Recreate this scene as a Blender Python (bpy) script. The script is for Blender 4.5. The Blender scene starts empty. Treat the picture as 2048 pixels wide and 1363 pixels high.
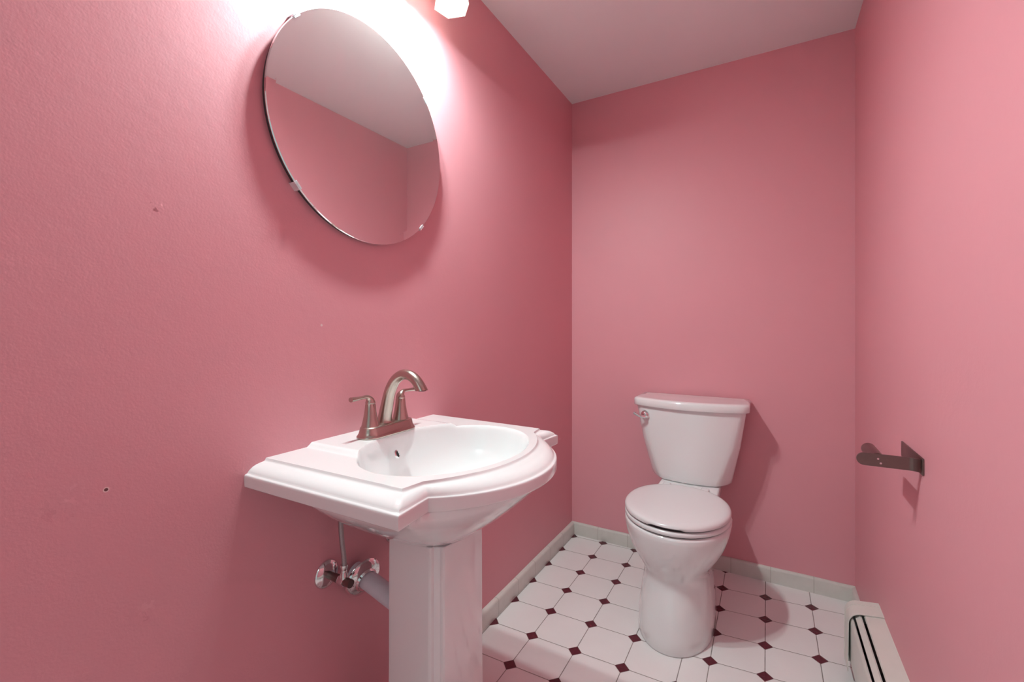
import bpy, bmesh, math, random
from mathutils import Vector, Matrix

# ------------------------------------------------------------------ camera
S = bpy.context.scene
F_PX = 891.0
cam_d = bpy.data.cameras.new('camera')
cam = bpy.data.objects.new('camera', cam_d)
S.collection.objects.link(cam)
cam_d.sensor_fit = 'HORIZONTAL'
cam_d.sensor_width = 36.0
cam_d.lens = F_PX / 2048 * 36.0
cam_d.shift_y = -26.5 / 2048
cam_d.clip_start = 0.02
CAM_YAW = math.atan(511 / F_PX)
cam.location = (0.893, 0.0, 1.10)
cam.rotation_euler = (math.pi / 2, 0, CAM_YAW)
S.camera = cam

# ------------------------------------------------------------------ exposure
S.view_settings.view_transform = 'Standard'
S.view_settings.look = 'None'
S.view_settings.gamma = 1
S.view_settings.use_curve_mapping = False
S.view_settings.exposure = 0.10

# ------------------------------------------------------------------ world: added ambient fill, enters through the open doorway
W = bpy.data.worlds.new('world')
S.world = W
W.use_nodes = True
W.node_tree.nodes['Background'].inputs[0].default_value = (0.80, 1.0, 1.0, 1)
W.node_tree.nodes['Background'].inputs[1].default_value = 0.45

BULB_POWER = 31.0
FIX_Y = 0.89                 # centre of the mirror and of the vanity light
SHADE_Y = (0.74, 0.89, 1.04)


def lamp(name, kind, loc, energy, color, size=None, rot=None, size_y=None):
    d = bpy.data.lights.new(name, kind)
    d.energy = energy
    d.color = color
    if kind == 'AREA':
        d.shape = 'RECTANGLE'
        d.size = size
        d.size_y = size_y or size
    else:
        d.shadow_soft_size = size
    o = bpy.data.objects.new(name, d)
    o.location = loc
    if rot:
        o.rotation_euler = rot
    S.collection.objects.link(o)
    return o


# added fill light, unseen, outside the open doorway behind the camera
lamp('fill_light', 'AREA', (0.60, -1.25, 2.25), 3.0, (0.80, 1.0, 1.0), 0.9, (math.radians(38), 0, 0), 0.7)


# ------------------------------------------------------------------ materials
def new_mat(name):
    m = bpy.data.materials.new(name)
    m.use_nodes = True
    nt = m.node_tree
    return m, nt, nt.nodes['Principled BSDF']


def simple(name, col, rough=0.5, metal=0.0, coat=0.0, noise=0.0, nscale=40, bump=0.0, bscale=200, spec=0.5):
    m, nt, b = new_mat(name)
    b.inputs['Roughness'].default_value = rough
    b.inputs['Metallic'].default_value = metal
    b.inputs['Coat Weight'].default_value = coat
    b.inputs['Coat Roughness'].default_value = 0.05
    b.inputs['Specular IOR Level'].default_value = spec
    geo = nt.nodes.new('ShaderNodeNewGeometry')
    n = nt.nodes.new('ShaderNodeTexNoise')
    n.inputs['Scale'].default_value = nscale
    n.inputs['Detail'].default_value = 3
    nt.links.new(geo.outputs['Position'], n.inputs['Vector'])
    r = nt.nodes.new('ShaderNodeMapRange')
    r.inputs['To Min'].default_value = 1 - noise
    r.inputs['To Max'].default_value = 1 + noise
    nt.links.new(n.outputs['Fac'], r.inputs['Value'])
    mx = nt.nodes.new('ShaderNodeVectorMath')
    mx.operation = 'SCALE'
    mx.inputs[0].default_value = col
    nt.links.new(r.outputs[0], mx.inputs['Scale'])
    nt.links.new(mx.outputs[0], b.inputs['Base Color'])
    if bump:
        n2 = nt.nodes.new('ShaderNodeTexNoise')
        n2.inputs['Scale'].default_value = bscale
        n2.inputs['Detail'].default_value = 2
        nt.links.new(geo.outputs['Position'], n2.inputs['Vector'])
        bp = nt.nodes.new('ShaderNodeBump')
        bp.inputs['Strength'].default_value = bump
        bp.inputs['Distance'].default_value = 0.002
        nt.links.new(n2.outputs['Fac'], bp.inputs['Height'])
        nt.links.new(bp.outputs[0], b.inputs['Normal'])
    return m


class NB:
    """tiny expression helper for shader math"""
    def __init__(self, nt):
        self.nt = nt

    def m(self, op, a, b=None, c=None):
        n = self.nt.nodes.new('ShaderNodeMath')
        n.operation = op
        for i, v in enumerate((a, b, c)):
            if v is None:
                continue
            if isinstance(v, (int, float)):
                n.inputs[i].default_value = v
            else:
                self.nt.links.new(v, n.inputs[i])
        return n.outputs[0]

    def mix(self, f, a, b):
        n = self.nt.nodes.new('ShaderNodeMix')
        n.data_type = 'RGBA'
        self.nt.links.new(f, n.inputs[0])
        for i, v in ((6, a), (7, b)):
            if isinstance(v, tuple):
                n.inputs[i].default_value = (*v, 1)
            else:
                self.nt.links.new(v, n.inputs[i])
        return n.outputs[2]


def wall_material(name, marks=()):
    """satin pink paint with roller stipple; marks = (kind, centre) dings of the plaster"""
    m, nt, b = new_mat(name)
    e = NB(nt)
    geo = nt.nodes.new('ShaderNodeNewGeometry')
    n = nt.nodes.new('ShaderNodeTexNoise')
    n.inputs['Scale'].default_value = 1.7
    n.inputs['Detail'].default_value = 4
    nt.links.new(geo.outputs['Position'], n.inputs['Vector'])
    col = e.mix(n.outputs['Fac'], (0.71, 0.315, 0.357), (0.77, 0.345, 0.387))
    fine = nt.nodes.new('ShaderNodeTexNoise')
    fine.inputs['Scale'].default_value = 260
    fine.inputs['Detail'].default_value = 3
    nt.links.new(geo.outputs['Position'], fine.inputs['Vector'])
    mid = nt.nodes.new('ShaderNodeTexNoise')
    mid.inputs['Scale'].default_value = 45
    mid.inputs['Detail'].default_value = 3
    nt.links.new(geo.outputs['Position'], mid.inputs['Vector'])
    h = e.m('ADD', e.m('MULTIPLY', fine.outputs['Fac'], 0.35), e.m('MULTIPLY', mid.outputs['Fac'], 0.65))
    for kind, c in marks:
        d = nt.nodes.new('ShaderNodeVectorMath')
        d.operation = 'DISTANCE'
        nt.links.new(geo.outputs['Position'], d.inputs[0])
        d.inputs[1].default_value = c
        if kind == 'spot':
            near = e.m('LESS_THAN', d.outputs['Value'], 0.0028)
            col = e.mix(near, col, (0.80, 0.60, 0.60))
            h = e.m('ADD', h, e.m('MULTIPLY', near, 2.0))
        elif kind == 'hole':
            dark = e.m('LESS_THAN', d.outputs['Value'], 0.0026)
            rim = e.m('LESS_THAN', d.outputs['Value'], 0.0042)
            col = e.mix(rim, col, (0.80, 0.55, 0.55))
            col = e.mix(dark, col, (0.16, 0.05, 0.055))
            ring = e.m('MULTIPLY', e.m('LESS_THAN', d.outputs['Value'], 0.0048), e.m('GREATER_THAN', d.outputs['Value'], 0.0026))
            h = e.m('ADD', h, e.m('MULTIPLY', ring, 2.0))
        else:
            w = nt.nodes.new('ShaderNodeTexNoise')
            w.inputs['Scale'].default_value = 95
            nt.links.new(geo.outputs['Position'], w.inputs['Vector'])
            near = e.m('SUBTRACT', 1.0, e.m('MINIMUM', 1.0, e.m('DIVIDE', d.outputs['Value'], kind)))
            h = e.m('ADD', h, e.m('MULTIPLY', near, e.m('MULTIPLY', e.m('GREATER_THAN', w.outputs['Fac'], 0.53), 2.5)))
    bp = nt.nodes.new('ShaderNodeBump')
    bp.inputs['Strength'].default_value = 0.38
    bp.inputs['Distance'].default_value = 0.0013
    nt.links.new(h, bp.inputs['Height'])
    nt.links.new(bp.outputs[0], b.inputs['Normal'])
    nt.links.new(col, b.inputs['Base Color'])
    b.inputs['Roughness'].default_value = 0.48
    b.inputs['Specular IOR Level'].default_value = 0.35
    return m


def floor_material():
    m, nt, b = new_mat('octagon_tile_floor')
    e = NB(nt)
    geo = nt.nodes.new('ShaderNodeNewGeometry')
    sp = nt.nodes.new('ShaderNodeSeparateXYZ')
    nt.links.new(geo.outputs['Position'], sp.inputs[0])
    x, y = sp.outputs[0], sp.outputs[1]
    PX, PY = 0.161, 0.1583

    def grid(v, o, p):
        u = e.m('DIVIDE', e.m('SUBTRACT', v, o), p)
        return e.m('MULTIPLY', e.m('ABSOLUTE', e.m('SUBTRACT', u, e.m('ROUND', u))), p)
    xl = e.m('MINIMUM', x, 0.646)
    dl = e.m('ADD', grid(xl, 0.002, PX), e.m('SUBTRACT', x, xl))
    xr = e.m('MAXIMUM', x, 0.728)
    dr = e.m('ADD', grid(xr, 0.728, 0.158), e.m('SUBTRACT', xr, x))
    dx = e.m('MINIMUM', dl, dr)
    skew = e.m('ADD', e.m('MULTIPLY', e.m('MINIMUM', x, 0.69), 0.035), e.m('MULTIPLY', e.m('MAXIMUM', e.m('SUBTRACT', x, 0.65), 0.0), 0.10))
    dy = grid(e.m('SUBTRACT', y, skew), 1.570, PY)
    s = e.m('ADD', dx, dy)
    R = 0.0235
    dia = e.m('LESS_THAN', s, R)
    g1 = e.m('MULTIPLY', e.m('LESS_THAN', e.m('MINIMUM', dx, dy), 0.0013), e.m('GREATER_THAN', s, R))
    g2 = e.m('LESS_THAN', e.m('ABSOLUTE', e.m('SUBTRACT', s, R + 0.0008)), 0.0009)
    g = e.m('MAXIMUM', g1, g2)
    n = nt.nodes.new('ShaderNodeTexNoise')
    n.inputs['Scale'].default_value = 9
    nt.links.new(geo.outputs['Position'], n.inputs['Vector'])
    n2 = nt.nodes.new('ShaderNodeTexNoise')
    n2.inputs['Scale'].default_value = 30
    n2.inputs['Detail'].default_value = 4
    nt.links.new(geo.outputs['Position'], n2.inputs['Vector'])
    tile = e.mix(n.outputs['Fac'], (0.82, 0.79, 0.78), (0.88, 0.85, 0.84))
    grout = e.mix(n2.outputs['Fac'], (0.05, 0.04, 0.035), (0.42, 0.36, 0.33))
    col = e.mix(dia, tile, (0.10, 0.016, 0.026))
    col = e.mix(g, col, grout)
    nt.links.new(col, b.inputs['Base Color'])
    nt.links.new(e.m('ADD', e.m('MULTIPLY', g, 0.5), 0.24), b.inputs['Roughness'])
    edge = e.m('MINIMUM', e.m('MINIMUM', dx, dy), e.m('ABSOLUTE', e.m('SUBTRACT', s, R)))
    hh = e.m('MINIMUM', e.m('DIVIDE', edge, 0.005), 1.0)
    bp = nt.nodes.new('ShaderNodeBump')
    bp.inputs['Strength'].default_value = 0.5
    bp.inputs['Distance'].default_value = 0.0012
    nt.links.new(hh, bp.inputs['Height'])
    nt.links.new(bp.outputs[0], b.inputs['Normal'])
    return m


def base_tile_material(axis, off):
    """glazed base tiles, joints every 155 mm along the wall"""
    m, nt, b = new_mat('base_tile_' + axis)
    e = NB(nt)
    geo = nt.nodes.new('ShaderNodeNewGeometry')
    sp = nt.nodes.new('ShaderNodeSeparateXYZ')
    nt.links.new(geo.outputs['Position'], sp.inputs[0])
    v = sp.outputs[0 if axis == 'x' else 1]
    u = e.m('DIVIDE', e.m('SUBTRACT', v, off), 0.155)
    d = e.m('MULTIPLY', e.m('ABSOLUTE', e.m('SUBTRACT', u, e.m('ROUND', u))), 0.155)
    g = e.m('LESS_THAN', d, 0.0009)
    n = nt.nodes.new('ShaderNodeTexNoise')
    n.inputs['Scale'].default_value = 25
    n.inputs['Detail'].default_value = 4
    nt.links.new(geo.outputs['Position'], n.inputs['Vector'])
    tile = e.mix(n.outputs['Fac'], (0.60, 0.575, 0.53), (0.72, 0.69, 0.65))
    col = e.mix(g, tile, (0.40, 0.36, 0.32))
    nt.links.new(col, b.inputs['Base Color'])
    b.inputs['Roughness'].default_value = 0.28
    bp = nt.nodes.new('ShaderNodeBump')
    bp.inputs['Strength'].default_value = 0.4
    bp.inputs['Distance'].default_value = 0.001
    nt.links.new(e.m('MINIMUM', e.m('DIVIDE', d, 0.003), 1.0), bp.inputs['Height'])
    nt.links.new(bp.outputs[0], b.inputs['Normal'])
    return m


M_WALL_L = wall_material('pink_paint_left', [('hole', (-0.018, 0.293, 0.843)), ('spot', (-0.018, 0.687, 1.106)),
                                             (0.028, (-0.018, 0.245, 0.838)), (0.016, (-0.018, 0.347, 0.621)),
                                             (0.010, (-0.018, 0.36, 1.309))])
M_WALL = wall_material('pink_paint')
M_CEIL = simple('ceiling_paint', (0.86, 0.87, 0.87), 0.75, noise=0.03, nscale=3, bump=0.15, bscale=120)
M_FLOOR = floor_material()
M_BASE_Y = base_tile_material('y', 0.06)
M_BASE_X = base_tile_material('x', 0.13)
M_CER = simple('white_vitreous_china', (0.86, 0.845, 0.845), 0.10, coat=0.6, noise=0.008, nscale=3)
M_SEAT = simple('white_seat_plastic', (0.80, 0.775, 0.78), 0.22, noise=0.008, nscale=3)
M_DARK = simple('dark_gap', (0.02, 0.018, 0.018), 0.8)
M_NICK = simple('brushed_nickel', (0.50, 0.415, 0.365), 0.27, metal=1.0, noise=0.03, nscale=60)
M_NICK_D = simple('dark_brushed_nickel', (0.22, 0.175, 0.16), 0.36, metal=1.0, noise=0.05, nscale=80)
M_CHR = simple('chrome', (0.80, 0.78, 0.78), 0.07, metal=1.0)
M_PVC = simple('white_plastic_pipe', (0.72, 0.68, 0.74), 0.35, noise=0.06, nscale=50)
M_HOSE = simple('braided_steel_hose', (0.45, 0.42, 0.42), 0.32, metal=1.0, noise=0.4, nscale=700, bump=0.6, bscale=900)
M_HEAT = simple('almond_enamel', (0.72, 0.69, 0.64), 0.35, noise=0.05, nscale=18)
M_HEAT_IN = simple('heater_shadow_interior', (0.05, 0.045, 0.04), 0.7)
M_CLIP = simple('clear_plastic_clip', (0.75, 0.75, 0.77), 0.1, coat=0.5)
M_CLIP.node_tree.nodes['Principled BSDF'].inputs['Transmission Weight'].default_value = 0.45
M_SPECK = simple('screw_steel', (0.75, 0.72, 0.70), 0.2, metal=1.0)
M_BACK = simple('mirror_backing', (0.06, 0.05, 0.05), 0.6)
M_DOORW = simple('white_trim_paint', (0.75, 0.73, 0.72), 0.4)
M_HALL = simple('hall_paint', (0.74, 0.70, 0.68), 0.6)


def mirror_mat():
    m, nt, b = new_mat('mirror_silver')
    b.inputs['Base Color'].default_value = (0.95, 0.955, 0.95, 1)
    b.inputs['Metallic'].default_value = 1
    b.inputs['Roughness'].default_value = 0.012
    # dusty film on the glass
    geo = nt.nodes.new('ShaderNodeNewGeometry')
    mp = nt.nodes.new('ShaderNodeMapping')
    mp.inputs['Scale'].default_value = (20, 60, 6)
    nt.links.new(geo.outputs['Position'], mp.inputs['Vector'])
    n = nt.nodes.new('ShaderNodeTexNoise')
    n.inputs['Scale'].default_value = 1
    n.inputs['Detail'].default_value = 5
    nt.links.new(mp.outputs[0], n.inputs['Vector'])
    r = nt.nodes.new('ShaderNodeMapRange')
    r.inputs['From Min'].default_value = 0.35
    r.inputs['From Max'].default_value = 0.75
    r.inputs['To Min'].default_value = 0.03
    r.inputs['To Max'].default_value = 0.042
    nt.links.new(n.outputs['Fac'], r.inputs['Value'])
    d = nt.nodes.new('ShaderNodeBsdfDiffuse')
    d.inputs['Color'].default_value = (0.75, 0.73, 0.72, 1)
    mx = nt.nodes.new('ShaderNodeMixShader')
    nt.links.new(r.outputs[0], mx.inputs[0])
    nt.links.new(b.outputs[0], mx.inputs[1])
    nt.links.new(d.outputs[0], mx.inputs[2])
    nt.links.new(mx.outputs[0], nt.nodes['Material Output'].inputs['Surface'])
    return m


def frosted_mat():
    m, nt, b = new_mat('frosted_cream_glass')
    out = nt.nodes['Material Output']
    t = nt.nodes.new('ShaderNodeBsdfTranslucent')
    t.inputs['Color'].default_value = (0.97, 0.93, 0.88, 1)
    b.inputs['Base Color'].default_value = (0.88, 0.74, 0.60, 1)
    b.inputs['Roughness'].default_value = 0.25
    n = nt.nodes.new('ShaderNodeTexNoise')
    n.inputs['Scale'].default_value = 25
    mx = nt.nodes.new('ShaderNodeMixShader')
    r = nt.nodes.new('ShaderNodeMapRange')
    r.inputs['To Min'].default_value = 0.74
    r.inputs['To Max'].default_value = 0.80
    nt.links.new(n.outputs['Fac'], r.inputs['Value'])
    nt.links.new(r.outputs[0], mx.inputs[0])
    nt.links.new(b.outputs[0], mx.inputs[1])
    nt.links.new(t.outputs[0], mx.inputs[2])
    nt.links.new(mx.outputs[0], out.inputs['Surface'])
    return m


def bulb_mat(strength):
    m, nt, b = new_mat('bulb_glow')
    b.inputs['Base Color'].default_value = (0.9, 0.88, 0.84, 1)
    b.inputs['Emission Color'].default_value = (1, 0.93, 0.86, 1)
    b.inputs['Emission Strength'].default_value = strength
    return m


M_MIR = mirror_mat()
M_SHADE = frosted_mat()
M_BULB = bulb_mat(14)
M_BULB_OFF = bulb_mat(0.5)


# ------------------------------------------------------------------ mesh helpers
def link(name, bm, mat, parent=None, smooth=True, angle=38, extra=()):
    bmesh.ops.recalc_face_normals(bm, faces=bm.faces)
    lim = math.radians(angle)
    for f in bm.faces:
        f.smooth = smooth
    if smooth:
        for ed in bm.edges:
            if len(ed.link_faces) == 2 and ed.calc_face_angle(0) > lim:
                ed.smooth = False
    me = bpy.data.meshes.new(name)
    bm.to_mesh(me)
    bm.free()
    me.materials.append(mat)
    for x in extra:
        me.materials.append(x)
    o = bpy.data.objects.new(name, me)
    S.collection.objects.link(o)
    if parent:
        o.parent = parent
        # objects are modelled in world space; cancel the parent's location
        off = Vector((0, 0, 0))
        p = parent
        while p:
            off += p.location
            p = p.parent
        for v in me.vertices:
            v.co -= off
    return o


def thing(name, label, cat, loc, group=None):
    o = bpy.data.objects.new(name, None)
    o.empty_display_size = 0.05
    o.location = loc
    o['label'] = label
    o['category'] = cat
    if group:
        o['group'] = group
    S.collection.objects.link(o)
    return o


def struct(name, bm, mat, label=None, **k):
    o = link(name, bm, mat, **k)
    o['kind'] = 'structure'
    if label:
        o['label'] = label
    return o


def loft(rings, cap0=True, cap1=True, closed=True, bm=None):
    bm = bm or bmesh.new()
    vs = [[bm.verts.new(p) for p in r] for r in rings]
    n = len(rings[0])
    for a, b in zip(vs, vs[1:]):
        for i in range(n if closed else n - 1):
            j = (i + 1) % n
            bm.faces.new((a[i], a[j], b[j], b[i]))
    if cap0:
        bm.faces.new(vs[0][::-1])
    if cap1:
        bm.faces.new(vs[-1])
    return bm


def box(bm, lo, hi, bev=0.0, seg=2):
    vs = [bm.verts.new((x, y, z)) for x in (lo[0], hi[0]) for y in (lo[1], hi[1]) for z in (lo[2], hi[2])]
    idx = [(0, 1, 3, 2), (4, 6, 7, 5), (0, 4, 5, 1), (2, 3, 7, 6), (0, 2, 6, 4), (1, 5, 7, 3)]
    fs = [bm.faces.new([vs[i] for i in f]) for f in idx]
    if bev:
        es = list({e for f in fs for e in f.edges})
        bmesh.ops.bevel(bm, geom=es, offset=bev, segments=seg, affect='EDGES', profile=0.5)
    return bm


def tube(path, rad, n=20, bm=None, caps=True, squash=None):
    """sweep a circle (radius per point) along a path with parallel transport"""
    bm = bm or bmesh.new()
    P = [Vector(p) for p in path]
    rings = []
    T0 = (P[1] - P[0]).normalized()
    up = Vector((0, 0, 1)) if abs(T0.z) < 0.9 else Vector((0, 1, 0))
    N = (up - T0 * up.dot(T0)).normalized()
    for i, p in enumerate(P):
        T = ((P[min(i + 1, len(P) - 1)] - P[max(i - 1, 0)])).normalized()
        N = (N - T * N.dot(T)).normalized()
        B = T.cross(N)
        r = rad[i] if isinstance(rad, (list, tuple)) else rad
        ra, rb = (r, r) if not squash else (r * squash[0], r * squash[1])
        rings.append([p + N * math.cos(2 * math.pi * k / n) * ra + B * math.sin(2 * math.pi * k / n) * rb for k in range(n)])
    return loft(rings, caps, caps, bm=bm)


def catmull(pts, sub=8):
    out = []
    n = len(pts)
    for i in range(n - 1):
        p0, p1, p2, p3 = (pts[max(i - 1, 0)], pts[i], pts[i + 1], pts[min(i + 2, n - 1)])
        for s in range(sub):
            t = s / sub
            out.append(tuple(0.5 * (2 * b + (c - a) * t + (2 * a - 5 * b + 4 * c - d) * t * t + (3 * b - a - 3 * c + d) * t ** 3)
                             for a, b, c, d in zip(p0, p1, p2, p3)))
    out.append(tuple(pts[-1]))
    return out


def lathe(prof, centre, axis='z', n=40, bm=None, caps=(True, True)):
    """prof: (radius, height) pairs along the axis"""
    rings = []
    for r, h in prof:
        ring = []
        for k in range(n):
            a = 2 * math.pi * k / n
            c, s = r * math.cos(a), r * math.sin(a)
            v = {'z': (c, s, h), 'x': (h, c, s), 'y': (c, h, s)}[axis]
            ring.append(tuple(centre[i] + v[i] for i in range(3)))
        rings.append(ring)
    return loft(rings, caps[0], caps[1], bm=bm)


def smooth01(t):
    t = max(0.0, min(1.0, t))
    return t * t * (3 - 2 * t)


def interp(tbl, x):
    for (a, *va), (b, *vb) in zip(tbl, tbl[1:]):
        if x <= b:
            f = (x - a) / (b - a)
            return [p + (q - p) * f for p, q in zip(va, vb)]
    return list(tbl[-1][1:])


# ------------------------------------------------------------------ room shell
XL, XR, YB, YF, ZC = -0.018, 1.198, 2.236, -0.62, 2.30
T = 0.10
struct('floor', box(bmesh.new(), (XL - T, YF - T, -0.08), (XR + T, YB + T, 0)), M_FLOOR,
       'white octagon tile floor with small maroon diamond insets', smooth=False)
struct('ceiling', box(bmesh.new(), (XL - T, YF - T, ZC), (XR + T, YB + T, ZC + T)), M_CEIL, 'plain pale grey painted ceiling', smooth=False)
struct('wall_left', box(bmesh.new(), (XL - T, YF, 0), (XL, YB, ZC)), M_WALL_L, 'pink painted wall behind sink and mirror', smooth=False)
struct('wall_back', box(bmesh.new(), (XL - T, YB, 0), (XR + T, YB + T, ZC)), M_WALL, 'pink painted wall behind the toilet', smooth=False)
struct('wall_right', box(bmesh.new(), (XR, YF, 0), (XR + T, YB, ZC)), M_WALL, 'pink painted wall above the heater', smooth=False)
bm = bmesh.new()
DX0, DX1, DZ = 0.22, 1.10, 2.04
box(bm, (XL - T, YF - T, 0), (DX0, YF, ZC))
box(bm, (DX1, YF - T, 0), (XR + T, YF, ZC))
box(bm, (DX0, YF - T, DZ), (DX1, YF, ZC))
struct('wall_front', bm, M_WALL, 'pink wall around the open doorway', smooth=False)
bm = bmesh.new()
box(bm, (DX0 - 0.06, YF, 0), (DX0 + 0.012, YF + 0.015, DZ + 0.06), 0.003)
box(bm, (DX1 - 0.012, YF, 0), (DX1 + 0.06, YF + 0.015, DZ + 0.06), 0.003)
box(bm, (DX0 + 0.012, YF, DZ - 0.012), (DX1 - 0.012, YF + 0.015, DZ + 0.06), 0.003)
struct('trim_1', bm, M_DOORW, 'white door casing', smooth=False)


def base_profile(t=0.014, h=0.064):
    """(distance from wall, height) of a bullnosed base tile with a small foot"""
    return [(0, 0.0), (t, 0.0), (t, 0.004), (t, h - 0.010), (t - 0.0015, h - 0.005), (t - 0.005, h - 0.0012), (t - 0.009, h), (0, h)]


def baseboard(name, mat, p0, p1, nrm, label, wob=0.0, t=0.014):
    n = max(2, int((Vector(p1) - Vector(p0)).length / 0.02))
    rings = []
    for i in range(n + 1):
        f = i / n
        x = p0[0] + (p1[0] - p0[0]) * f
        y = p0[1] + (p1[1] - p0[1]) * f
        rings.append([(x + nrm[0] * d, y + nrm[1] * d, z + (wob * math.sin(f * 31) if z > 0.03 else 0)) for d, z in base_profile(t)])
    return struct(name, loft(rings), mat, label, angle=50)


baseboard('baseboard_left', M_BASE_Y, (XL, YF, 0), (XL, YB - 0.012, 0), (1, 0), 'off white glazed base tiles along the left wall', 0.0006, 0.018)
baseboard('baseboard_back', M_BASE_X, (XL + 0.0, YB, 0), (XR, YB, 0), (0, -1), 'off white glazed base tiles behind the toilet', 0.0006, 0.012)
baseboard('baseboard_right', M_BASE_Y, (XR, 1.808, 0), (XR, YB - 0.012, 0), (-1, 0), 'short off white base tile between heater and corner', 0.0, 0.012)
# paint-line caulk / chipped strip where tile meets ceiling is left to the wall edges

# ------------------------------------------------------------------ mirror
MY, MZ, MR = 0.822, 1.600, 0.281
mir = thing('round_mirror', 'round frameless mirror held by clear clips hanging above the pedestal sink', 'mirror', (XL, MY, MZ))
XM = XL + 0.013      # back of the glass


def disc_ring(r, x, n=128):
    return [(x, MY + r * math.cos(2 * math.pi * k / n), MZ + r * math.sin(2 * math.pi * k / n)) for k in range(n)]


link('backing_board', loft([disc_ring(MR - 0.004, XL + 0.0005), disc_ring(MR - 0.004, XM - 0.0008)]), M_BACK, mir)
link('mirror_glass', loft([disc_ring(MR - 0.0015, XM - 0.0005), disc_ring(MR, XM), disc_ring(MR + 0.0003, XM + 0.0020), disc_ring(MR - 0.0012, XM + 0.0043), disc_ring(MR - 0.021, XM + 0.0047),
                           disc_ring(MR - 0.022, XM + 0.00475)]), M_MIR, mir, angle=1.0)
for a in (41, 139, 222, 314):
    ca, sa = math.cos(math.radians(a)), math.sin(math.radians(a))
    bm = bmesh.new()
    box(bm, (XL, -0.010, -0.0035), (XM + 0.0060, 0.010, 0.0), 0.0006, 1)
    box(bm, (XM + 0.0042, -0.010, -0.0085), (XM + 0.0060, 0.010, -0.0035), 0.0006, 1)
    R = Matrix.Translation((0, MY, MZ)) @ Matrix.Rotation(math.radians(a - 90), 4, 'X') @ Matrix.Translation((0, 0, MR + 0.0035))
    bm.transform(R)
    link('clip', bm, M_CLIP, mir)

# ------------------------------------------------------------------ vanity light above the mirror
van = thing('vanity_light', 'three shade vanity light above the round mirror, cream glass shade at its far end', 'light fixture', (XL, FIX_Y, 2.12))
bm = bmesh.new()
box(bm, (XL, FIX_Y - 0.24, 2.15), (XL + 0.022, FIX_Y + 0.24, 2.24), 0.008, 3)
link('back_plate', bm, M_NICK, van)
SZ = 2.036
SX = 0.093
for i, y in enumerate(SHADE_Y):
    pts = catmull([(XL + 0.02, y, 2.19), (XL + 0.055, y, 2.215), (SX - 0.01, y, 2.205), (SX, y, 2.18)], 6)
    link('arm', tube(pts, 0.007, 12), M_NICK, van)
    link('socket', lathe([(0.013, 0.03), (0.020, 0.024), (0.021, 0.0), (0.017, -0.02)], (SX, y, 2.156), n=24), M_NICK, van)
    # hexagonal bell shade, open downwards, walls 4 mm thick
    prof = [(0.020, 0.120), (0.026, 0.112), (0.036, 0.085), (0.044, 0.050), (0.050, 0.018), (0.053, 0.0),
            (0.049, 0.0), (0.046, 0.018), (0.040, 0.050), (0.032, 0.083), (0.022, 0.108), (0.016, 0.114)]
    rings = []
    PH = math.radians(18)
    for r, h in prof:
        rings.append([(SX + r * math.cos(PH + 2 * math.pi * k / 6), y + r * math.sin(PH + 2 * math.pi * k / 6), SZ + h) for k in range(6)])
    b2 = loft(rings, False, False)
    link('glass_shade', b2, M_SHADE, van, angle=30)
    off = (i == 2)
    bu = link('bulb', lathe([(0.001, -0.050), (0.010, -0.048), (0.019, -0.040), (0.024, -0.027), (0.024, -0.015), (0.018, 0.0), (0.012, 0.016), (0.012, 0.03)],
                            (SX, y, SZ + 0.072), n=24), M_BULB_OFF if off else M_BULB, van)
    if True:
        lamp('bulb_light', 'POINT', (SX, y, SZ + 0.016), BULB_POWER * (0.06 if off else 1.0), (0.80, 1.0, 0.985), 0.025)

# ------------------------------------------------------------------ pedestal sink
CYS = 0.822
ZD = 0.828
sink = thing('pedestal_sink', 'white pedestal sink with bowed front standing against the left pink wall', 'sink', (0.2, CYS, 0))


def rim_outline(w, xc, xp, up, xa, w0, nA=26, nB=8, nC=60, nE=90):
    """half width w, corner depth xc, notch (xp, up), apex depth xa"""
    pts = []
    for i in range(nA):
        f = i / nA
        pts.append((XL + (xc - XL) * f, -(w0 + (w - w0) * f)))
    for i in range(nB):
        f = i / nB
        pts.append((xc + (xp - xc) * f, -w + (w - up) * f))
    s = xa - xp
    R = (up * up + s * s) / (2 * s)
    cx = xa - R
    a0 = math.asin(up / R)
    for i in range(nC):
        a = -a0 + 2 * a0 * i / nC
        pts.append((cx + R * math.cos(a), R * math.sin(a)))
    for i in range(nB):
        f = i / nB
        pts.append((xp + (xc - xp) * f, up + (w - up) * f))
    for i in range(nA):
        f = i / nA
        pts.append((xc + (XL - xc) * f, w + (w0 - w) * f))
    for i in range(nE):
        f = i / nE
        pts.append((XL, w0 - 2 * w0 * f))
    return pts


OUT = rim_outline(0.306, 0.392, 0.383, 0.224, 0.500, 0.314)
DEC = rim_outline(0.260, 0.357, 0.364, 0.214, 0.442, 0.269)
BCX, BSX, BSY = 0.256, 0.171, 0.226
BOWL = []
for x, u in DEC:
    a = math.atan2(u / BSY, (x - BCX) / BSX)
    BOWL.append((BCX + BSX * math.cos(a), BSY * math.sin(a)))


def lerp_ring(A, B, t):
    return [(a[0] + (b[0] - a[0]) * t, a[1] + (b[1] - a[1]) * t) for a, b in zip(A, B)]


def ledge(x, u):
    return 0.009 * smooth01((0.174 - abs(u)) / 0.014) * (1 - smooth01((x - 0.19) / 0.04))


rings = []
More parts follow.
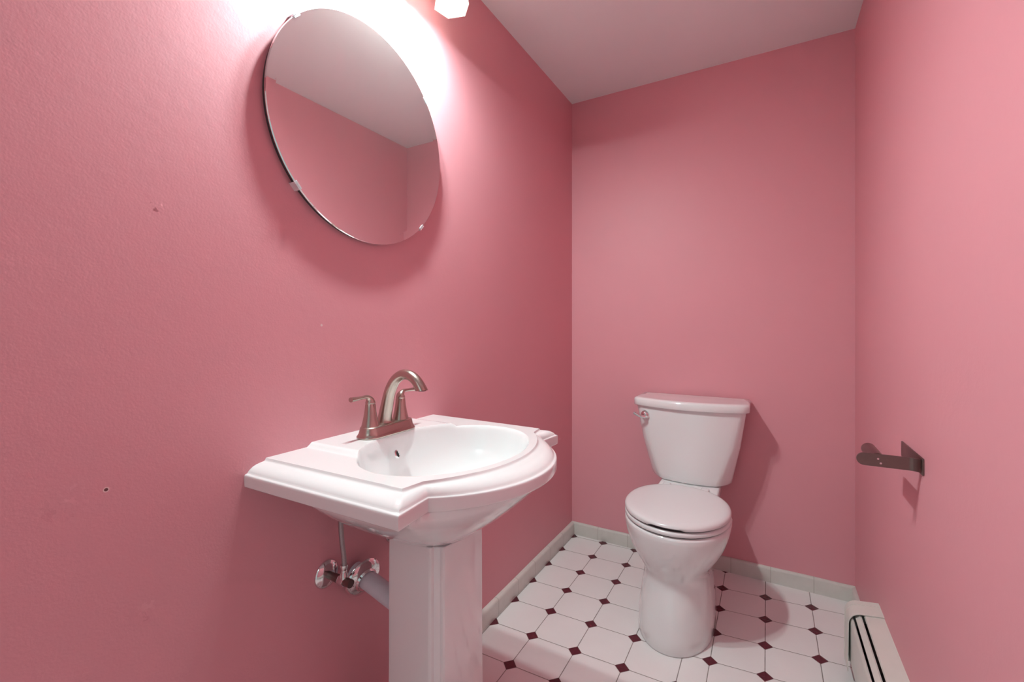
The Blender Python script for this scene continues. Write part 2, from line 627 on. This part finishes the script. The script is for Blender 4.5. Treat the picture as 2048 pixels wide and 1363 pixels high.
# under-body, from the bottom up  (z, half width, front x, back x, roundness)
body = [(0.622, 0.080, 0.292, 0.150, 1.0), (0.630, 0.094, 0.306, 0.120, 1.0), (0.645, 0.118, 0.326, 0.09, 1.0), (0.658, 0.140, 0.346, 0.07, 1.0),
        (0.672, 0.163, 0.366, 0.045, 1.0), (0.688, 0.188, 0.388, 0.022, 1.0), (0.705, 0.213, 0.409, XL + .006, 0.95), (0.722, 0.236, 0.428, XL + .004, 0.92), (0.740, 0.258, 0.447, XL + .003, 0.85),
        (0.756, 0.276, 0.463, XL + .001, 0.75), (0.769, 0.287, 0.475, XL, 0.55), (0.7775, 0.291, 0.480, XL, 0.42)]
for z, w, xf, xb, m in body:
    r = []
    for (x, u) in OUT:
        fx = (x - XL) / (0.500 - XL)
        q = (xb + fx * (xf - xb), u / 0.310 * w)
        a = math.atan2(u, (x - 0.19))
        cxm, sx = (xb + xf) / 2, (xf - xb) / 2
        p = 0.80
        ca, sa = math.cos(a), math.sin(a)
        el = (cxm + sx * math.copysign(abs(ca) ** p, ca), w * math.copysign(abs(sa) ** p, sa))
        r.append((max(XL, q[0] * (1 - m) + el[0] * m), CYS + q[1] * (1 - m) + el[1] * m, z))
    rings.append(r)
for t, z in ((0.89, 0.7790), (0.955, 0.7797), (0.98, 0.7812), (0.99, 0.784), (0.996, 0.792), (1.0, 0.799), (0.985, 0.8035), (0.955, 0.8050), (0.90, 0.8055), (0.86, 0.8065), (0.825, 0.8090),
             (0.75, 0.8125), (0.62, 0.8165), (0.46, 0.8195), (0.30, 0.8210), (0.16, 0.8218), (0.085, 0.8225), (0.045, 0.8245), (0.015, 0.8270), (0.0, 0.8280)):
    rings.append([(x, CYS + u, z + (ledge(x, u) * (1 - t) if x <= XL + 1e-6 else 0)) for x, u in lerp_ring(DEC, OUT, t)])
for t in [0.015] + [0.03 + 0.97 * q / 34 for q in range(35)]:
    rings.append([(x, CYS + u, ZD + ledge(x, u)) for x, u in lerp_ring(DEC, BOWL, t)])
for s, dz in ((0.992, -0.0015), (0.983, -0.005), (0.974, -0.011), (0.962, -0.022), (0.945, -0.038), (0.92, -0.056), (0.88, -0.076), (0.82, -0.096), (0.74, -0.113), (0.63, -0.127), (0.5, -0.136),
              (0.36, -0.141), (0.2, -0.144), (0.09, -0.146)):
    k = max(0, 1 + dz / 0.03)
    rings.append([(BCX + (x - BCX) * s - 0.03 * (1 - s), CYS + u * s, ZD + dz + ledge(x, u) * k) for x, u in BOWL])
basin = link('basin', loft(rings), M_CER, sink, angle=55)
# overflow hole on the back wall of the bowl
OV = (0.118, 0.792, 0.795)
bm = lathe([(0.0105, 0.0), (0.0105, 0.003), (0.0075, 0.0045), (0.0065, 0.002)], (0, 0, 0), 'x', 28, caps=(True, False))
Rm = Matrix.Translation(OV) @ Matrix.Rotation(math.radians(18), 4, 'Z') @ Matrix.Rotation(math.radians(-22), 4, 'Y')
bm.transform(Rm)
link('overflow_ring', bm, M_CHR, basin)
bm = lathe([(0.0068, 0.0), (0.0068, 0.0028)], (0, 0, 0), 'x', 28)
bm.transform(Rm)
link('overflow_hole', bm, M_DARK, basin)
link('drain', lathe([(0.021, 0.0), (0.021, 0.002), (0.017, 0.003), (0.016, 0.0015), (0.001, 0.002)], (BCX - 0.028, CYS, ZD - 0.1455), n=36), M_CHR, basin)

# pedestal column: shaped section with beaded corners
PCY = 0.809


def ped_section(k, z, dx=0.0):
    half = [(0.157, 0.078), (0.164, 0.087), (0.172, 0.089), (0.276, 0.089), (0.2805, 0.0885), (0.2845, 0.0865), (0.286, 0.083), (0.2865, 0.0805),
            (0.298, 0.0745), (0.3005, 0.0745), (0.3045, 0.0735), (0.3075, 0.070), (0.309, 0.064)]
    pts = [(x, -u) for x, u in half] + [(0.3135, -0.03), (0.3145, 0.0), (0.3135, 0.03)] + [(x, u) for x, u in half[::-1]]
    cx = 0.235
    return [(cx + (x - cx) * k + dx, PCY + u * k, z) for x, u in pts]


rings = [ped_section(k, z) for z, k in ((0, 1.34), (0.012, 1.36), (0.03, 1.34), (0.05, 1.22), (0.09, 1.14), (0.16, 1.06), (0.25, 1.015), (0.35, 1.0), (0.50, 0.998), (0.60, 0.995), (0.630, 0.99),
                                      (0.638, 0.985), (0.640, 0.97))]
link('pedestal', loft(rings), M_CER, sink, angle=24)

# ------------------------------------------------------------------ faucet
FX, FY, FZ = 0.064, 0.815, ZD + 0.009
fau = thing('faucet', 'brushed nickel two handle arched faucet on the back ledge of the sink', 'faucet', (FX, FY, FZ))


def stadium(hx, hy, z, n=16):
    r = hx
    pts = []
    for k in range(n + 1):
        a = -math.pi / 2 + math.pi * k / n + math.pi / 2
        pts.append((FX + r * math.cos(a), FY + (hy - r) + r * math.sin(a), z))
    for k in range(n + 1):
        a = math.pi + math.pi * k / n
        pts.append((FX + r * math.cos(a), FY - (hy - r) + r * math.sin(a), z))
    return pts


link('base_plate', loft([stadium(hx, hy, FZ + z) for hx, hy, z in ((0.0305, 0.0845, -0.0005), (0.0320, 0.0865, 0.002), (0.0318, 0.0862, 0.004), (0.0298, 0.0840, 0.0065), (0.0268, 0.081, 0.012),
                                                                  (0.0250, 0.0790, 0.020), (0.0242, 0.0780, 0.0240), (0.0225, 0.0765, 0.0258))]), M_NICK, fau, angle=60)
zt = FZ + 0.0245
for sgn in (-1, 1):
    hy = FY + sgn * 0.051
    h = link('handle', lathe([(0.0215, 0.0), (0.0205, 0.004), (0.0180, 0.014), (0.0155, 0.026), (0.0135, 0.038), (0.0120, 0.0535), (0.0113, 0.0545), (0.0113, 0.0555), (0.0118, 0.0565), (0.0114, 0.060), (0.0100, 0.063)],
                             (FX - 0.004, hy, zt), n=36), M_NICK, fau, angle=60)
    x0 = FX - 0.004
    path = catmull([(x0, hy - sgn * 0.0005, zt + 0.057), (x0, hy + sgn * 0.0015, zt + 0.0655), (x0, hy + sgn * 0.0115, zt + 0.0725), (x0 + 0.001, hy + sgn * 0.036, zt + 0.0725), (x0 + 0.002, hy + sgn * 0.060, zt + 0.0725)], 6)
    n = len(path)
    rad = [0.0112 - 0.0067 * smooth01(i / (n * 0.62)) + 0.0020 * smooth01((i - n * 0.6) / (n * 0.4)) for i in range(n)]
    link('lever', tube(path, rad, 20, squash=(0.9, 1.1)), M_NICK, h, angle=50)
sp = catmull([(0.0545, FY, zt - 0.002), (0.0560, FY, zt + 0.0125), (0.0625, FY, zt + 0.0405), (0.0735, FY, zt + 0.0785), (0.0905, FY, zt + 0.107), (0.114, FY, zt + 0.1225), (0.137, FY, zt + 0.1235),
              (0.1575, FY, zt + 0.1135), (0.173, FY, zt + 0.0955), (0.186, FY, zt + 0.0735)], 7)
n = len(sp)
rad = [interp([(0, 0.0225), (0.05, 0.0195), (0.14, 0.0172), (0.3, 0.0150), (0.5, 0.0135), (0.65, 0.0130), (0.8, 0.0133), (1.0, 0.0152)], i / (n - 1))[0] for i in range(n)]
bm = tube(sp, rad, 32, squash=(1.0, 0.95))
geom = [v for v in bm.verts if v.co.x > 0.125] + [e for e in bm.edges if all(v.co.x > 0.125 for v in e.verts)] + [f for f in bm.faces if all(v.co.x > 0.125 for v in f.verts)]
res = bmesh.ops.bisect_plane(bm, geom=geom, plane_co=(0.17, FY, zt + 0.0880), plane_no=(0.10, 0, -1), clear_outer=True)
ce = [g for g in res['geom_cut'] if isinstance(g, bmesh.types.BMEdge)]
bmesh.ops.contextual_create(bm, geom=ce)
spout = link('spout', bm, M_NICK, fau, angle=50)
link('aerator', lathe([(0.010, -0.0008), (0.010, 0.003)], (0.1775, FY, zt + 0.0885), n=24), M_DARK, spout)
# ------------------------------------------------------------------ plumbing below the sink
valve = thing('supply_valve', 'chrome stop valve with steel supply hose on the wall below the sink', 'valve', (XL, 0.705, 0.515))
VY, VZ = 0.700, 0.515
link('escutcheon', lathe([(0.033, 0.0), (0.033, 0.002), (0.030, 0.006), (0.022, 0.010), (0.012, 0.012)], (XL, VY, VZ), 'x', 40), M_CHR, valve)
link('valve_body', tube([(XL + 0.006, VY, VZ), (XL + 0.04, VY, VZ), (XL + 0.085, VY, VZ)], [0.0085, 0.0095, 0.0095], 20), M_NICK_D, valve)
link('valve_nut', lathe([(0.0115, 0.0), (0.0125, 0.002), (0.0125, 0.016), (0.0115, 0.018)], (XL + 0.048, VY, VZ), 'x', 6), M_CHR, valve)
hose = catmull([(XL + 0.062, VY, VZ + 0.005), (XL + 0.062, VY, VZ + 0.05), (XL + 0.055, VY - 0.001, VZ + 0.10), (XL + 0.048, VY + 0.002, VZ + 0.135), (XL + 0.043, VY + 0.005, VZ + 0.160)], 8)
link('supply_hose', tube(hose, 0.0055, 14), M_HOSE, valve)
link('hose_nut', lathe([(0.0085, 0.0), (0.0085, 0.012), (0.007, 0.014), (0.007, 0.022), (0.0085, 0.024), (0.0085, 0.032)], (XL + 0.062, VY, VZ + 0.006), 'z', 12), M_SPECK, valve)

drn = thing('drain_pipe', 'white plastic drain pipe with chrome flange leading behind the pedestal', 'pipe', (XL, 0.80, 0.46))
DY, DZ_ = 0.783, 0.484
bm = lathe([(0.0475, 0.0), (0.0485, 0.002), (0.047, 0.006), (0.040, 0.011), (0.029, 0.0150), (0.0262, 0.020), (0.0250, 0.020), (0.0275, 0.0145), (0.039, 0.0095), (0.0455, 0.005)], (0, 0, 0), 'x', 56, caps=(False, False))
bm.transform(Matrix.Translation((XL + 0.030, DY + 0.001, DZ_ - 0.008)) @ Matrix.Rotation(math.radians(14), 4, 'Y') @ Matrix.Rotation(math.radians(-8), 4, 'Z'))
link('wall_flange', bm, M_CHR, drn)
link('trap_arm', tube(catmull([(XL + 0.001, DY, DZ_), (XL + 0.05, DY + 0.003, DZ_ - 0.014), (XL + 0.10, DY + 0.006, DZ_ - 0.030), (XL + 0.168, DY + 0.010, DZ_ - 0.052)], 6), 0.0225, 28), M_PVC, drn)
hot = thing('hot_supply_valve', 'chrome stop valve partly hidden behind the sink pedestal', 'valve', (XL, 0.918, 0.53))
link('escutcheon', lathe([(0.030, 0.0), (0.030, 0.002), (0.027, 0.006), (0.012, 0.011)], (XL, 0.918, 0.53), 'x', 36), M_CHR, hot)
link('valve_body', tube([(XL + 0.006, 0.918, 0.53), (XL + 0.075, 0.918, 0.53)], 0.0095, 18), M_NICK_D, hot)

# ------------------------------------------------------------------ toilet
TX = 0.596
toi = thing('toilet', 'white two piece toilet with closed round lid against the back wall', 'toilet', (TX, 1.85, 0))


def egg(a, yf, cy, yb, z, n=72, pb=0.75, pf=0.96, x0=TX):
    pts = []
    for k in range(n):
        t = 2 * math.pi * k / n
        s, c = math.sin(t), math.cos(t)
        if c >= 0:   # towards the front (-y)
            pts.append((x0 + a * math.copysign(abs(s) ** pf, s), cy - (cy - yf) * abs(c) ** pf, z))
        else:
            pts.append((x0 + a * math.copysign(abs(s) ** pb, s), cy + (yb - cy) * abs(c) ** pb, z))
    return pts


bowl_t = [  # z, a, yf, cy, yb
    (0.0, 0.128, 1.556, 1.76, 2.08), (0.006, 0.131, 1.552, 1.76, 2.085), (0.05, 0.130, 1.556, 1.76, 2.08), (0.10, 0.126, 1.566, 1.76, 2.075), (0.15, 0.120, 1.580, 1.765, 2.07),
    (0.19, 0.114, 1.594, 1.77, 2.07), (0.215, 0.1135, 1.597, 1.77, 2.07), (0.235, 0.118, 1.590, 1.77, 2.08), (0.26, 0.134, 1.576, 1.77, 2.09), (0.29, 0.154, 1.563, 1.77, 2.10),
    (0.32, 0.169, 1.555, 1.77, 2.11), (0.35, 0.179, 1.549, 1.77, 2.12), (0.375, 0.1845, 1.546, 1.77, 2.13), (0.390, 0.186, 1.545, 1.77, 2.13), (0.3965, 0.184, 1.547, 1.77, 2.13), (0.400, 0.178, 1.553, 1.77, 2.125)]
rings = []
for z, a, yf, cy, yb in bowl_t:
    ring = egg(a, yf, cy, yb, z)
    # the rear of the bowl narrows to the width of the tank shelf
    r2 = []
    for x, y, zz in ring:
        t = smooth01((y - 1.84) / 0.16)
        w = min(a, 0.125)
        r2.append((TX + (x - TX) * (1 + (w / a - 1) * t), y, zz))
    rings.append(r2)
link('bowl', loft(rings), M_CER, toi, angle=50)
bm = bmesh.new()
box(bm, (TX - 0.115, 1.955, 0.385), (TX + 0.125, 2.16, 0.428), 0.008, 3)
link('tank_shelf', bm, M_CER, toi)


def seat_ring(k, z, dy=0.0, notch=0.0):
    a, yf, cy, yb = 0.1855, 1.545, 1.762, 1.975
    r = egg(a - k, yf + k, cy, yb - k, z, pb=0.93, pf=1.0)
    out = []
    for x, y, zz in r:
        f = 0
        if notch and y < cy:
            f = notch * smooth01((0.052 - abs(x - TX - 0.0)) / 0.006)
        out.append((x, y + f * 2.0, zz + f))
    return out


link('seat', loft([seat_ring(0.005, 0.4040), seat_ring(0.001, 0.4055), seat_ring(0.0, 0.408), seat_ring(0.0, 0.413), seat_ring(0.003, 0.4185), seat_ring(0.010, 0.4205), seat_ring(0.06, 0.421)]), M_SEAT, toi, angle=50)
link('lid', loft([seat_ring(0.012, 0.4245), seat_ring(0.003, 0.4248, notch=0.003), seat_ring(0.0005, 0.4265, notch=0.003), seat_ring(0.0, 0.4325), seat_ring(0.0015, 0.4375), seat_ring(0.006, 0.4415), seat_ring(0.014, 0.4440),
                  seat_ring(0.03, 0.4452), seat_ring(0.07, 0.4468), seat_ring(0.12, 0.4478), seat_ring(0.17, 0.4480)]), M_SEAT, toi, angle=50)
link('seat_gap_shade', loft([seat_ring(0.009, 0.3985), seat_ring(0.009, 0.4249)]), M_DARK, toi, angle=50)  # near-black filler, paints the shade between bowl, seat and lid
for sx in (-0.075, 0.075):
    bm = bmesh.new()
    box(bm, (TX + sx - 0.016, 1.955, 0.400), (TX + sx + 0.016, 1.992, 0.440), 0.006, 3)
    link('hinge', bm, M_SEAT, toi)


def tank_ring(w, yfc, yfs, ch, z, yb=2.212, inset=0.0, chy=None, nb=20):
    chy = chy or ch
    w -= inset
    yb2 = yb - inset * 0.5
    pts = [(TX - w, yb2 - 0.0), (TX - w, (yb + yfs + chy) / 2), (TX - w, yfs + chy + inset)]
    yF, yS = yfc + inset, yfs + inset
    # chamfer/round corner then bowed front
    for k in range(1, 6):
        a = math.pi / 2 * k / 6
        f = k / 6
        c0, c1 = 0.35 * (1 - math.cos(a)) + 0.65 * f, 0.35 * (1 - math.sin(a)) + 0.65 * (1 - f)
        pts.append((TX - w + ch * c0, yS + chy * c1))
    for k in range(nb + 1):
        f = -1 + 2 * k / nb
        pts.append((TX + f * (w - ch), yF + (yS - yF) * f * f))
    for k in range(5, 0, -1):
        a = math.pi / 2 * k / 6
        f = k / 6
        c0, c1 = 0.35 * (1 - math.cos(a)) + 0.65 * f, 0.35 * (1 - math.sin(a)) + 0.65 * (1 - f)
        pts.append((TX + w - ch * c0, yS + chy * c1))
    pts += [(TX + w, yfs + chy + inset), (TX + w, (yb + yfs + chy) / 2), (TX + w, yb2)]
    return [(x, y, z) for x, y in pts]


def tank_at(z, inset=0.0):
    w, yc, ys, ch, chy = interp([(0.42, 0.160, 2.030, 2.046, 0.052, 0.075), (0.47, 0.171, 2.024, 2.044, 0.044, 0.064), (0.60, 0.199, 2.010, 2.042, 0.029, 0.038), (0.76, 0.2225, 2.000, 2.040, 0.018, 0.020)], z)
    return tank_ring(w, yc, ys, ch, z, inset=inset, chy=chy)


tk = [tank_at(0.427, 0.028), tank_at(0.4275, 0.012), tank_at(0.431, 0.004), tank_at(0.438, 0.0)]
tk += [tank_at(z) for z in (0.46, 0.50, 0.55, 0.60, 0.65, 0.70, 0.74, 0.749)] + [tank_at(0.7495, 0.006), tank_at(0.752, 0.006)]
tank = link('tank', loft(tk), M_CER, toi, angle=50)


def tlid(z, ins):
    return tank_ring(0.2335, 1.986, 2.030, 0.022, z, yb=2.222, inset=ins, chy=0.026)


link('tank_lid', loft([tlid(0.7515, 0.006), tlid(0.7515, 0.001), tlid(0.753, 0.0), tlid(0.776, -0.0005), tlid(0.781, 0.0015), tlid(0.7845, 0.006), tlid(0.786, 0.012), tlid(0.7855, 0.03), tlid(0.7855, 0.08)]), M_CER, toi, angle=50)
# flush lever
LX, LZ = 0.418, 0.712
lev = link('flush_lever', lathe([(0.019, 0.0), (0.019, -0.004), (0.0165, -0.011), (0.010, -0.016), (0.001, -0.017)], (LX, 2.031, LZ), 'y', 32), M_CHR, toi)
link('lever_arm', tube(catmull([(LX + 0.004, 2.010, LZ - 0.007), (LX - 0.012, 2.004, LZ - 0.005), (LX - 0.028, 2.000, LZ + 0.001), (LX - 0.044, 1.998, LZ + 0.009)], 5), [0.0075] * 6 + [0.0065] * 10, 14, squash=(1.0, 0.6)), M_CHR, lev)

# ------------------------------------------------------------------ toilet paper holder on the right wall
tp = thing('toilet_paper_holder', 'empty brushed nickel toilet paper holder on the right pink wall', 'toilet paper holder', (XR, 1.42, 0.785))
bm = bmesh.new()
box(bm, (XR - 0.004, 1.325, 0.768), (XR, 1.508, 0.806), 0.0012, 2)
link('mounting_plate', bm, M_NICK_D, tp)
# strip arm with bent foot and rounded end
AY0, AY1 = 1.343, 1.347
zc, hh = 0.7868, 0.0148


def arm_ring(y):
    pts = []
    for k in range(13):
        a = math.pi / 2 + math.pi * k / 12
        pts.append((1.0935 + hh * math.cos(a), y, zc + hh * math.sin(a)))
    pts += [(XR - 0.022, y, zc - hh), (XR - 0.022, y, zc + hh)]
    return pts


link('arm', loft([arm_ring(AY0), arm_ring(AY1)]), M_NICK_D, tp, angle=50)
rings = []
for k in range(9):
    a = math.pi / 2 * k / 8
    ro, ri = 0.0190, 0.0150
    cx, cy = XR - 0.022, AY0 - 0.0190
    ring = []
    for r in (ro + 0.004, ro):
        x, y = cx + r * math.sin(a), AY0 - 0.019 + r * math.cos(a) 
        ring += [(min(x, XR - 0.0005), y, zc - hh), (min(x, XR - 0.0005), y, zc + hh)]
    rings.append([ring[0], ring[1], ring[3], ring[2]])
link('bracket_bend', loft(rings), M_NICK_D, tp, angle=50)
link('roll_post', lathe([(0.0155, 0.0), (0.0155, 0.108), (0.0145, 0.1105)], (1.119, AY1, zc + 0.001), 'y', 32), M_NICK_D, tp)
link('screw', lathe([(0.0022, 0.0), (0.0022, -0.0012)], (1.1195, AY0, zc + 0.004), 'y', 12), M_SPECK, tp)
link('screw', lathe([(0.0022, 0.0), (0.0022, -0.0012)], (1.1245, AY0, zc - 0.006), 'y', 12), M_SPECK, tp)

# ------------------------------------------------------------------ hydronic baseboard heater
heat = thing('baseboard_heater', 'almond metal baseboard heater with open louver along the right wall', 'heater', (XR, 0.8, 0))
HY0, HY1 = YF + 0.05, 1.80


def extrude_y(prof, y0, y1, bm=None):
    return loft([[(x, y0, z) for x, z in prof], [(x, y1, z) for x, z in prof]], bm=bm)


link('back_panel', extrude_y([(XR, 0.0), (XR, 0.226), (XR - 0.046, 0.219), (XR - 0.048, 0.214), (XR - 0.044, 0.212), (XR - 0.004, 0.2205), (XR - 0.004, 0.0)], HY0, HY1 - 0.03), M_HEAT, heat, angle=30)
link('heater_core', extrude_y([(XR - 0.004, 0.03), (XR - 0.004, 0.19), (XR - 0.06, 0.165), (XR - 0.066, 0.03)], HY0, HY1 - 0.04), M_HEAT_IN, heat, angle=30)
link('damper', extrude_y([(XR - 0.054, 0.212), (XR - 0.058, 0.2135), (XR - 0.0625, 0.2095), (XR - 0.0645, 0.2075), (XR - 0.0690, 0.203), (XR - 0.068, 0.201), (XR - 0.062, 0.205), (XR - 0.055, 0.208)], HY0, HY1 - 0.03), M_HEAT, heat, angle=30)
link('front_panel', extrude_y([(XR - 0.0735, 0.197), (XR - 0.0765, 0.198), (XR - 0.0795, 0.194), (XR - 0.081, 0.185), (XR - 0.081, 0.06), (XR - 0.076, 0.040), (XR - 0.074, 0.040), (XR - 0.078, 0.06), (XR - 0.078, 0.184), (XR - 0.0765, 0.194)], HY0, HY1 - 0.03), M_HEAT, heat, angle=30)


def cap_prof(d):
    """end cap outline, d = inset from the cap's outside"""
    pts = [(XR, 0.035), (XR, 0.229 - d), (XR - 0.040 + d * 0.3, 0.2235 - d)]
    for k in range(0, 9):
        a = math.pi / 2 - (math.pi / 2) * k / 8
        pts.append((XR - 0.052 - (0.0365 - d) * math.cos(a), 0.1825 + (0.039 - d) * math.sin(a)))
    pts += [(XR - 0.0895 + d, 0.05)]
    pts += [(XR - 0.0895 + d, 0.035)]
    return pts


def cap_shell(y0, y1, d0, d1):
    """solid between y0 and y1 (closed sleeve)"""
    return loft([[(x, y0, z) for x, z in cap_prof(d0)], [(x, y1, z) for x, z in cap_prof(d1)]])


def sleeve(y0, y1, do, di):
    bm = bmesh.new()
    o0 = [bm.verts.new((x, y0, z)) for x, z in cap_prof(do)]
    i0 = [bm.verts.new((x, y0, z)) for x, z in cap_prof(di)]
    o1 = [bm.verts.new((x, y1, z)) for x, z in cap_prof(do)]
    i1 = [bm.verts.new((x, y1, z)) for x, z in cap_prof(di)]
    n = len(o0)
    for i in range(n - 1):
        for a, b in ((o0, i0), (o0, o1), (i0, i1), (o1, i1)):
            bm.faces.new((a[i], a[i + 1], b[i + 1], b[i]))
    for i in (0, n - 1):
        bm.faces.new((o0[i], i0[i], i1[i], o1[i]))
    return bm


cap = link('end_cap', sleeve(1.718, 1.790, 0.0, 0.0022), M_HEAT, heat, angle=40)
link('end_plate', cap_shell(1.772, 1.802, 0.0015, 0.0015), M_HEAT, heat, angle=40)
link('seam', sleeve(1.774, 1.777, -0.0012, 0.0005), M_HEAT, cap, angle=40)
